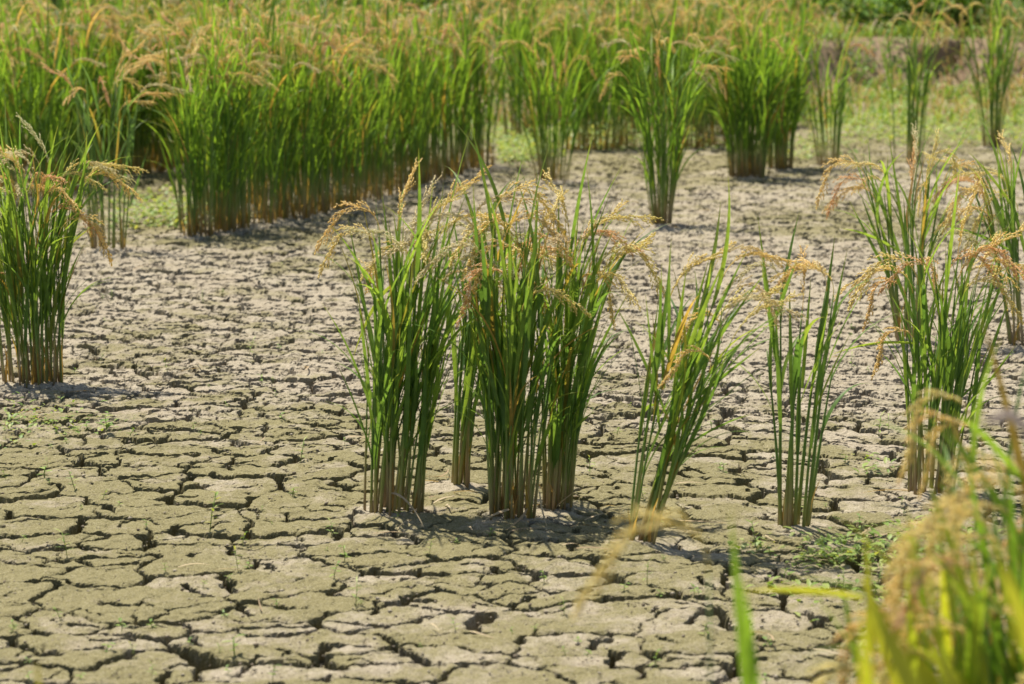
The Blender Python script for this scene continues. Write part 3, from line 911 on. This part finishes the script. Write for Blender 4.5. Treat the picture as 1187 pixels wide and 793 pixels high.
def stand():
    protos = []
    spec = [dict(seed=s, n=n, fan=f, leaves=lv) for (s, n, f, lv) in
            ((201, 26, 0.7, (4, 5)), (203, 25, 1.0, (4, 5)), (207, 28, 0.5, (4, 5)), (211, 24, 1.1, (4, 5)), (217, 26, 0.8, (4, 5)))]
    for i, s in enumerate(spec):
        # first five plants of the front row are the prototypes themselves
        protos.append(rice_hill('rice_plant', (0, 0, 0), 'tmp', 'rice plant', 'rice plants of the dense stand', rx=0.10, ry=0.09, H=0.88, leafL=(0.30, 0.46), leafmat=M_LEAF_STAND,
                                leafW=0.0105, pans=12, r0=0.0048, panscale=1.1, lowest=0.18, dead=30, **s))
    rg = random.Random(77)
    front = [(226, 273), (249, 270), (271, 266), (293, 262), (315, 257), (337, 254), (359, 250), (380, 245), (401, 240), (422, 234), (443, 228), (464, 222), (485, 215), (505, 209), (524, 203), (541, 197), (556, 192)]
    front_lab = 'rice plant in the front row of the dense stand, straw coloured foot on the mud'
    n = 0
    used = []
    for (px, py) in front:
        p = pad_for(px, py, 0.14)
        used.append(p)
        sc = (rg.uniform(0.85, 1.15), rg.uniform(0.88, 1.08))
        if n < len(protos):
            o = protos[n]
            o.location = p; o.rotation_euler = (0, 0, rg.uniform(0, 6.28)); o.scale = (sc[0], sc[0], sc[1])
            o['label'] = front_lab
        else:
            copy_hill(protos[n % 5], p, rg.uniform(0, 6.28), sc, front_lab, 'rice plants of the dense stand front row')
        o = None
        n += 1
    protos[0]['label'] = 'rice plant on the left corner of the dense stand, beside the weedy gap'
    for q in protos[1:]:
        q['group'] = 'rice plants of the dense stand front row'
    # rows behind the front row; left wing further back; wing behind the middle clumps
    A, B = Vector(used[0][:2]), Vector(used[-1][:2])
    d = (B - A).normalized()
    nrm = Vector((-d.y, d.x))
    if nrm.y < 0:
        nrm = -nrm
    lab_in = 'rice plant inside the dense stand behind its front row, bent golden ears among green blades'
    lab_left = 'rice plant in the shaded left wing of the stand, behind the narrow bluish clump'
    lab_back = 'rice plant in the back row behind the middle clumps, only ears and straw feet showing'
    spots = []
    Lr = (B - A).length
    for r in range(1, 16):
        sp = 0.28 + 0.020 * r
        dist = 0.30 * r + 0.016 * r * r
        k0 = -1.0
        s = k0
        while s < Lr + 0.16 * r:
            q = A + d * (s + rg.uniform(-.05, .05)) + nrm * (dist + rg.uniform(-.05, .05))
            if q.x > -1.62 or q.y > 15.6:
                spots.append((q, lab_in, 'rice plants inside the dense stand', 0.7))
            s += sp
    for (px, py) in [(-30, 236), (2, 224), (34, 230), (64, 220), (92, 214), (120, 208), (148, 203), (176, 200), (204, 198), (-12, 208), (50, 205), (80, 202), (134, 194), (20, 198), (165, 190), (194, 188), (105, 198)]:
        p = ground_at(px, py)
        spots.append((Vector((p.x, p.y)), lab_left, 'rice plants in the left wing of the stand', 0.9))
    for (px, py) in [(604, 160), (672, 172), (700, 173), (724, 170), (800, 172), (826, 170), (690, 156), (740, 155), (780, 156), (812, 154), (845, 156), (700, 143),
                     (735, 142), (770, 142), (805, 141), (840, 142), (872, 143), (900, 146), (660, 143), (630, 142), (640, 133), (680, 132), (720, 131), (765, 131), (810, 131), (850, 131),
                     (890, 133), (925, 137), (600, 134), (915, 128), (620, 126), (670, 124), (730, 124), (790, 124), (845, 124), (885, 124)]:
        p = ground_at(px, py)
        spots.append((Vector((p.x, p.y)), lab_back, 'rice plants in the back row', 0.9))
    cnt = 0
    for (q, lab, grp, keep) in spots:
        if q.y > 18.0 * K or abs(q.x) > 0.235 * q.y + 0.3:
            continue
        z = ground_z(q.x, q.y)
        sc = (rg.uniform(0.9, 1.2), rg.uniform(0.90, 1.14))
        copy_hill(rg.choice(protos), (q.x, q.y, z), rg.uniform(0, 6.28), sc, lab, grp, keep, rg)
        HILL_BASES.append((q.x, q.y, 0.12)) if q.y < 12.5 * K else None
        cnt += 1
    print('stand copies', cnt)


# ---- blurred plants close to the lens
def foreground():
    G = 'out of focus rice in the foreground'
    def loc(x, y):
        return (x, y, ground_z(x, y))
    l1 = loc(0.61, 2.30 * K)
    rice_hill('rice_clump', l1, 'blurred foreground rice clump in the lower right, tan ears arching left', seed=301, group=G, n=28, rx=0.10, ry=0.08, H=0.51, fan=0.7,
              leaves=(2, 4), leafL=(0.22, 0.32), leafW=0.013, pans=14, leafmat=M_LEAF_YOUNG, panscale=1.05, panset=(3, 4, 4, 5, 5),
              tops=tops_for(l1, [(1150, 640, 178, 4, .8), (1120, 640, 180, 5, .8), (1110, 690, 182, 5, .8), (1095, 735, 180, 4, .8), (1140, 690, 190, 4, .8), (1090, 780, 175, 4, .8),
                                 (1125, 760, 180, 5, .8)], 31),
              blades=blades_for(l1, [(1045, 800, 1000, 668, .020, .83, 0), (1100, 820, 1010, 690, .022, .84, 0), (1000, 692, 860, 686, .011, .84, .012),
                                     (1012, 760, 1003, 610, .008, .82, 0), (1075, 720, 1052, 590, .010, .3, 0), (1000, 800, 975, 670, .011, .2, 0), (1060, 800, 1050, 660, .012, .5, 0),
                                     (1100, 790, 1090, 640, .012, .8, 0), (1130, 800, 1040, 740, .013, .6, .01)], 32))
    l2 = loc(0.76, 2.42 * K)
    rice_hill('rice_clump', l2, 'blurred foreground rice clump at the lower right corner with many tan ears', seed=307, group=G, n=32, rx=0.12, ry=0.08, H=0.54, fan=0.7,
              leaves=(2, 4), leafL=(0.24, 0.34), leafW=0.013, pans=22, leafmat=M_LEAF_STAND, panscale=1.05, panset=(3, 4, 4, 5, 5),
              tops=tops_for(l2, [(1190, 600, 178, 4, .85), (1180, 620, 185, 5, .8), (1200, 580, 180, 4, .8), (1170, 650, 185, 5, .8), (1190, 680, 180, 4, .8), (1165, 700, 185, 4, .8),
                                 (1150, 610, 180, 5, .8), (1185, 740, 180, 5, .8)], 33),
              blades=blades_for(l2, [(1180, 790, 1165, 650, .014, .85, 0), (1190, 640, 1090, 490, .010, .6, .02), (1187, 560, 1105, 478, .009, .7, .02), (1190, 760, 1150, 620, .013, .84, 0),
                                     (1150, 800, 1130, 660, .012, .4, 0)], 34))
    l3 = loc(0.66, 2.70 * K)
    rice_hill('rice_clump', l3, 'slightly blurred foreground rice with upper ears rising before the broad right clump', seed=311, group=G, n=10, rx=0.07, ry=0.06, H=0.50, fan=0.6,
              leaves=(2, 3), leafL=(0.22, 0.32), leafW=0.010, pans=1, panscale=.7,
              tops=tops_for(l3, [(1125, 490, 178, 5, .8), (1112, 510, 185, 5, .7), (1140, 520, 180, 5, .75), (1165, 560, 180, 5, .8)], 35),
              blades=blades_for(l3, [(1130, 560, 1098, 480, .010, .92, .01), (1105, 560, 1062, 478, .009, .87, 0), (1130, 600, 1085, 560, .009, .4, .01)], 36))
    l7 = loc(0.30, 1.55 * K)
    rice_hill('rice_clump', l7, 'strongly blurred broad yellow green blades at the bottom right', seed=331, group=G, n=4, rx=0.03, ry=0.03, H=0.42, fan=0.5,
              leaves=(1, 1), leafL=(0.14, 0.18), pans=0, leafmat=M_LEAF_YOUNG,
              blades=blades_for(l7, [(1090, 860, 998, 672, .020, .84, 0.004), (1010, 860, 1000, 700, .012, .8, 0), (1140, 880, 1075, 730, .016, .83, .004), (1215, 800, 1160, 650, .016, .84, 0)], 40))
    w = MB()                                      # withered blade folded across at the right edge
    a, b, c = at_depth(1215, 492, 1.75 * K), at_depth(1170, 478, 1.75 * K), at_depth(1142, 490, 1.75 * K)
    l4 = loc(0.56, 1.75 * K)
    o = rice_hill('rice_clump', l4, 'strongly blurred rice clump just outside the right edge with a grey withered blade', seed=313, group=G, n=8, rx=0.05, ry=0.05, H=0.42, fan=0.5,
                  leaves=(1, 2), leafL=(0.2, 0.28), pans=0)
    L4 = Vector(l4)
    st = Vector((0.03, 0, 0.42))
    w.ribbon(bez(st, (a - L4) + Vector((0, 0, .03)), b - L4, 5) + [(b - L4).lerp(c - L4, .5), c - L4], [.008, .010, .012, .013, .013, .012, .010, .004], Vector((0, 0.5, 0.9)), 0.3, 0.1)
    w.build('withered_leaf', M_GREYLEAF, o)
    l5 = loc(0.235, 1.95 * K)
    rice_hill('rice_clump', l5, 'strongly blurred rice with one upright green blade and an arching ear at bottom centre', seed=317, group=G, n=4, rx=0.03, ry=0.03, H=0.40, fan=0.5,
              leaves=(1, 1), leafL=(0.16, 0.2), pans=0, leafmat=M_LEAF_STAND,
              tops=[(at_depth(822, 664, 2.02 * K), R(178), 4, .92)],
              blades=blades_for(l5, [(868, 830, 846, 590, .012, .55, 0), (880, 830, 862, 668, .007, .6, 0)], 38))
    l6 = loc(-0.47, 2.0 * K)
    rice_hill('rice_clump', l6, 'blurred pale leaf tip poking in at the bottom left corner', seed=319, group=G, n=4, rx=0.03, ry=0.03, H=0.34, fan=0.5,
              leaves=(1, 1), leafL=(0.12, 0.14), pans=0, leafmat=M_LEAF_YOUNG, blades=blades_for(l6, [(50, 860, 43, 765, .008, .9, 0)], 39))


# ------------------------------------------------------------------ weeds
def weed_mesh(seed, h, nl, lw, L):
    rg = random.Random(seed)
    mb = MB()
    top = Vector((rg.uniform(-.01, .01), rg.uniform(-.01, .01), h))
    mb.tube([Vector((0, 0, -.01)), top * 0.5 + Vector((.002, 0, 0)), top], 0.0009, 0.3, 4, ts=[0, .5, 1])
    for i in range(nl):
        s = 0.2 + 0.8 * (i + 1) / nl
        az = 2.4 * i + rg.uniform(-.4, .4)
        e = rg.uniform(0.1, 0.8)
        d = Vector((math.cos(az) * math.cos(e), math.sin(az) * math.cos(e), math.sin(e)))
        mb.leaf(top * s, d, Vector((-math.sin(az), math.cos(az), 0)), L * rg.uniform(.7, 1.2), lw * rg.uniform(.8, 1.2), rg.random(), 0.3)
    return mb.mesh('weed', M_WEED)


_px, _py = np.meshgrid(np.arange(400.0), np.arange(400.0))
PATCH = 0.55 + 1.1 * fbm(_px.ravel() * 0.10, _py.ravel() * 0.06, 501, 3).reshape(400, 400)


def weeds():
    rg = random.Random(9)
    ms = [weed_mesh(1, .035, 5, .006, .018), weed_mesh(2, .055, 7, .005, .022), weed_mesh(3, .022, 4, .007, .014), weed_mesh(4, .075, 9, .006, .020), weed_mesh(5, .05, 6, .012, .03)]
    def weed(px, py, k, sc, label, group=None):
        p = ground_at(px, py)
        o = link('weed', ms[k])
        z = ground_z(p.x, p.y)
        p = ground_at(px, py, z)
        o.location = (p.x, p.y, z - 0.004)
        o.rotation_euler = (rg.uniform(-.2, .2), rg.uniform(-.2, .2), rg.uniform(0, 6.28))
        o.scale = (sc,) * 3
        tag(o, label, 'weed', group)
    weed(124, 504, 4, 1.1, 'leafy bright green weed on the mud in front of the left edge clump')
    weed(150, 507, 2, 1.3, 'small flat weed just right of the leafy bright weed on the left')
    weed(243, 618, 3, 1.3, 'pale yellowish upright weed on the mossy plates at lower left')
    weed(685, 553, 1, 1.0, 'upright thin weed on the mud right of the largest central clump')
    weed(878, 640, 3, 1.0, 'weed with small leaves in front of the sparse V clump')
    weed(762, 618, 4, 1.0, 'bright green weed at the foot of the leaning clump')
    weed(52, 555, 2, 1.6, 'bright green tuft in a crack near the left edge')
    weed(272, 762, 2, 1.8, 'bright green tuft in a crack near the bottom left')
    weed(458, 604, 2, 1.2, 'tiny bright weed at the foot of the dense upright clump')
    weed(925, 600, 1, 1.0, 'small weed right behind the foot of the sparse V clump')
    lab = 'tiny green seedling growing out of the cracked mud'
    k = 0
    while k < 190:
        px, py = rg.uniform(0, 1187), 300 + 493 * rg.random() ** 0.8
        if 400 < px < 700 and 560 < py < 610:
            continue
        near_green = (px < 420 and 480 < py) or py < 520 or px > 660
        if not near_green and rg.random() < .5:
            continue
        weed(px, py, rg.choice((0, 2, 2, 2, 1)), rg.uniform(.5, 1.1), lab, 'tiny seedlings on the mud')
        k += 1
    # ground cover that reads as one mass
    def cover(name, label, spots, Ls, m=M_WEED, seed=1):
        r2 = random.Random(seed)
        mb = MB()
        for (x, y, rad, cnt, hh) in spots:
            for _ in range(cnt):
                q = Vector((x + r2.gauss(0, rad), y + r2.gauss(0, rad), 0))
                if name == 'weed_cover' and PATCH[int(q.y * 12) % 400, int(q.x * 12) % 400] < 0.58:
                    continue
                q.z = ground_z(q.x, q.y) + r2.random() ** 2 * hh
                az, e = r2.uniform(0, 6.28), r2.uniform(-0.1, 0.9)
                d = Vector((math.cos(az) * math.cos(e), math.sin(az) * math.cos(e), math.sin(e)))
                L = r2.uniform(*Ls)
                mb.leaf(q, d, Vector((-math.sin(az), math.cos(az), 0)), L, L * r2.uniform(.35, .6), r2.random(), .3)
        o = mb.build(name, m)
        tag(o, label, 'weeds', kind='stuff')
    def spots_px(lst):
        out = []
        for (px, py, rad, cnt, hh) in lst:
            p = ground_at(px, py)
            out.append((p.x, p.y, rad, cnt, hh))
        return out
    cover('weed_patch', 'low patch of small leaved weeds beside the sparse clump, under the blurred ears',
          spots_px([(955, 655, .05, 110, .06), (1000, 650, .06, 140, .06), (1040, 640, .06, 120, .06), (940, 690, .06, 40, .02), (880, 640, .03, 25, .03), (1100, 620, .06, 80, .04),
                    (1010, 545, .03, 30, .05), (1030, 700, .08, 60, .03)]), (.012, .030), seed=2)
    cover('weed_patch', 'sparse low weeds in front of the left edge clump', spots_px([(20, 488, .10, 110, .07), (48, 494, .08, 80, .06), (10, 510, .06, 50, .04), (100, 500, .06, 30, .03)]), (.010, .024), seed=3)
    cover('weed_patch', 'weedy patch in the shaded gap left of the dense stand', spots_px([(190, 250, .16, 220, .08), (215, 245, .12, 160, .08), (165, 262, .14, 220, .08), (205, 262, .10, 120, .06), (180, 235, .2, 160, .08)]), (.02, .045), seed=4)
    big = []
    r3 = random.Random(5)
    for _ in range(200):
        px, py = r3.uniform(545, 700), r3.uniform(150, 200)
        big.append((px, py, .14, 22 if py < 190 else 9, .10))
    for _ in range(200):
        px, py = r3.uniform(690, 960), r3.uniform(140, 188)
        big.append((px, py, .14, 20, .10))
    for _ in range(330):
        px, py = r3.uniform(920, 1230), r3.uniform(112, 172)
        big.append((px, py, .16, 20 if py < 165 else 9, .12))
    cover('weed_cover', 'green weed cover on the far mud between the clumps and the bank', spots_px(big), (.025, .055), seed=6)


def debris():
    rg = random.Random(31)
    ms = []
    for k in range(5):
        mb = MB()
        L = (.05, .08, .11, .06, .14)[k]
        a, b, c = Vector((-L / 2, 0, .004)), Vector((rg.uniform(-.01, .01), rg.uniform(-.02, .02), .012)), Vector((L / 2, rg.uniform(-.02, .02), .003))
        mb.ribbon(bez(a, b, c, 5), [.003, .005, .005, .004, .003, .001], Vector((0, 1, 0.3)), rg.random(), .2)
        ms.append(mb.mesh('straw', M_STRAW))
    near = [h for h in HILL_BASES if h[1] < 13]
    for i in range(110):
        if i < 70:
            h = near[rg.randrange(len(near))] if i > 35 else near[rg.randrange(11)]
            x, y = h[0] + rg.gauss(0, .13), h[1] + rg.gauss(-.05, .14)
        else:
            p = ground_at(rg.uniform(0, 1187), rg.uniform(230, 790))
            x, y = p.x, p.y
        o = link('straw', ms[rg.randrange(5)])
        o.location = (x, y, ground_z(x, y) + 0.006)
        o.rotation_euler = (rg.uniform(-.25, .25), rg.uniform(-.2, .2), rg.uniform(0, 6.28))
        o.scale = (rg.uniform(.6, 1.2),) * 3
        tag(o, 'short piece of dry straw fallen on the cracked mud', 'straw', 'fallen straw on the mud')
    r2 = random.Random(32)
    mb = MB()
    for _ in range(5200):
        p = ground_at(r2.uniform(-60, 1250), 215 + 590 * r2.random())
        r = r2.uniform(.0010, .0030) * (1 + 1.5 * (r2.random() ** 8))
        c = Vector((p.x, p.y, ground_z(p.x, p.y) + r * .3))
        mb.grain(c - Vector((r, 0, 0)), Vector((r2.uniform(.5, 1), r2.uniform(-.6, .6), r2.uniform(-.2, .5))).normalized(), r * 2.2, r, r2.random())
    tag(mb.build('soil_crumbs', M_CRUMB), 'crumbs of dry soil lying on the mud plates', 'soil', kind='stuff')


def bank_plants():
    rg = random.Random(15)
    # dry and green grass on the bank: nobody could count it
    for (name, lab, m, cnt, hl, seed) in (('dry_grass', 'dry straw coloured grass hanging over the bank', M_STRAW, 9000, (.12, .42), 1),
                                          ('bank_grass', 'green grass growing on the bank', M_BUSH, 11000, (.12, .32), 2)):
        mb = MB()
        r2 = random.Random(seed)
        c = 0
        while c < cnt:
            x, y = r2.uniform(-6.5, 7.5), ((17.9 if r2.random() < .75 else 15.6) + 4.3 * r2.random() ** 1.6) * K
            f = float(vnoise(np.array([x * 1.1]), np.array([y * 1.1]), 300 + seed)[0])
            if r2.random() > f * 1.3 - .1:
                continue
            z = ground_z(x, y)
            az = r2.gauss(-1.57, 1.3)
            o = Vector((math.cos(az), math.sin(az), 0))
            L = r2.uniform(*hl)
            p0 = Vector((x, y, z - .01))
            p2 = p0 + o * L * r2.uniform(.3, .9) + Vector((0, 0, L * r2.uniform(.0, .8)))
            p1 = p0 + o * L * .2 + Vector((0, 0, L * .8))
            mb.ribbon(bez(p0, p1, p2, 4), [.010, .014, .012, .008, .001], Vector((-o.y, o.x, 0)), r2.random(), .15)
            c += 1
        tag(mb.build(name, m), lab, 'grass', kind='stuff')
    mb = MB()
    r2 = random.Random(77)
    for _ in range(620):
        x, y = r2.uniform(-1.5, 7.0), (17.0 + 3.9 * r2.random() ** 1.1) * K
        if 3.9 < x < 4.3 and y < 24.6:
            continue
        if float(PATCH[int(x * 14) % 400, int(y * 14) % 400]) < .56:
            continue
        for _ in range(26):
            q = Vector((x + r2.gauss(0, .11), y + r2.gauss(0, .11), 0))
            q.z = ground_z(q.x, q.y) + r2.random() ** 1.5 * .16
            az, e = r2.uniform(0, 6.28), r2.uniform(-.1, .9)
            L = r2.uniform(.035, .075)
            mb.leaf(q, Vector((math.cos(az) * math.cos(e), math.sin(az) * math.cos(e), math.sin(e))), Vector((-math.sin(az), math.cos(az), 0)), L, L * .5, r2.random(), .3)
    tag(mb.build('bank_weeds', M_BUSH), 'patchy green weeds on the face of the bank', 'weeds', kind='stuff')
    # leafy bushes on top of the bank, each on its own
    labs = {0: 'leafy green bush on top of the bank above the tall flared clump', 1: 'bright green bush on top of the bank behind the thin dark clump',
            2: 'low leafy bush on the bank top at the upper right corner'}
    xs = [(-6.2, 22.2), (-5.0, 21.7), (-3.8, 22.4), (-2.6, 21.8), (-1.4, 22.5), (-.3, 21.9), (.9, 22.4), (1.9, 20.4), (2.7, 20.8), (3.7, 20.3), (4.5, 20.7), (5.3, 20.2), (6.2, 20.6), (7.2, 20.4)]
    xs += [(-6.6 + 0.93 * k, 23.4 + 0.5 * (k % 2)) for k in range(16)]
    for i, (x, y) in enumerate(xs):
        y = y * K
        z = ground_z(x, y)
        lab = 'leafy green bush on top of the bank, just showing above the rice ears'
        grp = 'bushes behind the rice ears'
        if x > 3.4 and i < 14:
            lab = ['bright green leafy bush on the bank top right of the bushy clump', 'green bush on the bank top above the thin dark clump', 'dark leafy bush on the bank top left of the tall flared clump',
                   'leafy bush on the bank top in the upper right corner', 'leafy bush on the bank beyond the right edge'][[3.7, 4.5, 5.3, 6.2, 7.2].index(x)]
            grp = 'bushes along the bank top'
        root = thing('bush', (x, y, z), lab, 'bush', grp)
        r2 = random.Random(400 + i)
        st, fo = MB(), MB()
        for k in range(11):
            a = r2.uniform(0, 6.28)
            hgt = r2.uniform(.12, .85)
            tip = Vector((math.cos(a) * r2.uniform(.2, .85), math.sin(a) * r2.uniform(.15, .55), hgt))
            pts = bez(Vector((0, 0, -.03)), tip * .5 + Vector((0, 0, .12)), tip, 6)
            st.tube(pts, [.010 * (1 - .12 * q) for q in range(7)], r2.random(), 5, ts=[0] * 7)
            for _ in range(170):
                p, d0 = path_at(pts, r2.uniform(.05, 1.0))
                p = p + Vector((r2.gauss(0, .10), r2.gauss(0, .10), r2.gauss(0, .09)))
                if p.z < 0.01:
                    continue
                az, e = r2.uniform(0, 6.28), r2.gauss(0.1, .5)
                d = Vector((math.cos(az) * math.cos(e), math.sin(az) * math.cos(e), math.sin(e)))
                L = r2.uniform(.05, .10)
                fo.leaf(p, d, Vector((-math.sin(az), math.cos(az), 0)), L, L * r2.uniform(.4, .65), r2.random(), .25)
        st.build('branches', M_TWIG, root)
        fo.build('foliage', M_BUSH, root)


near_hills()
stand()
foreground()
build_ground()
weeds()
debris()
bank_plants()
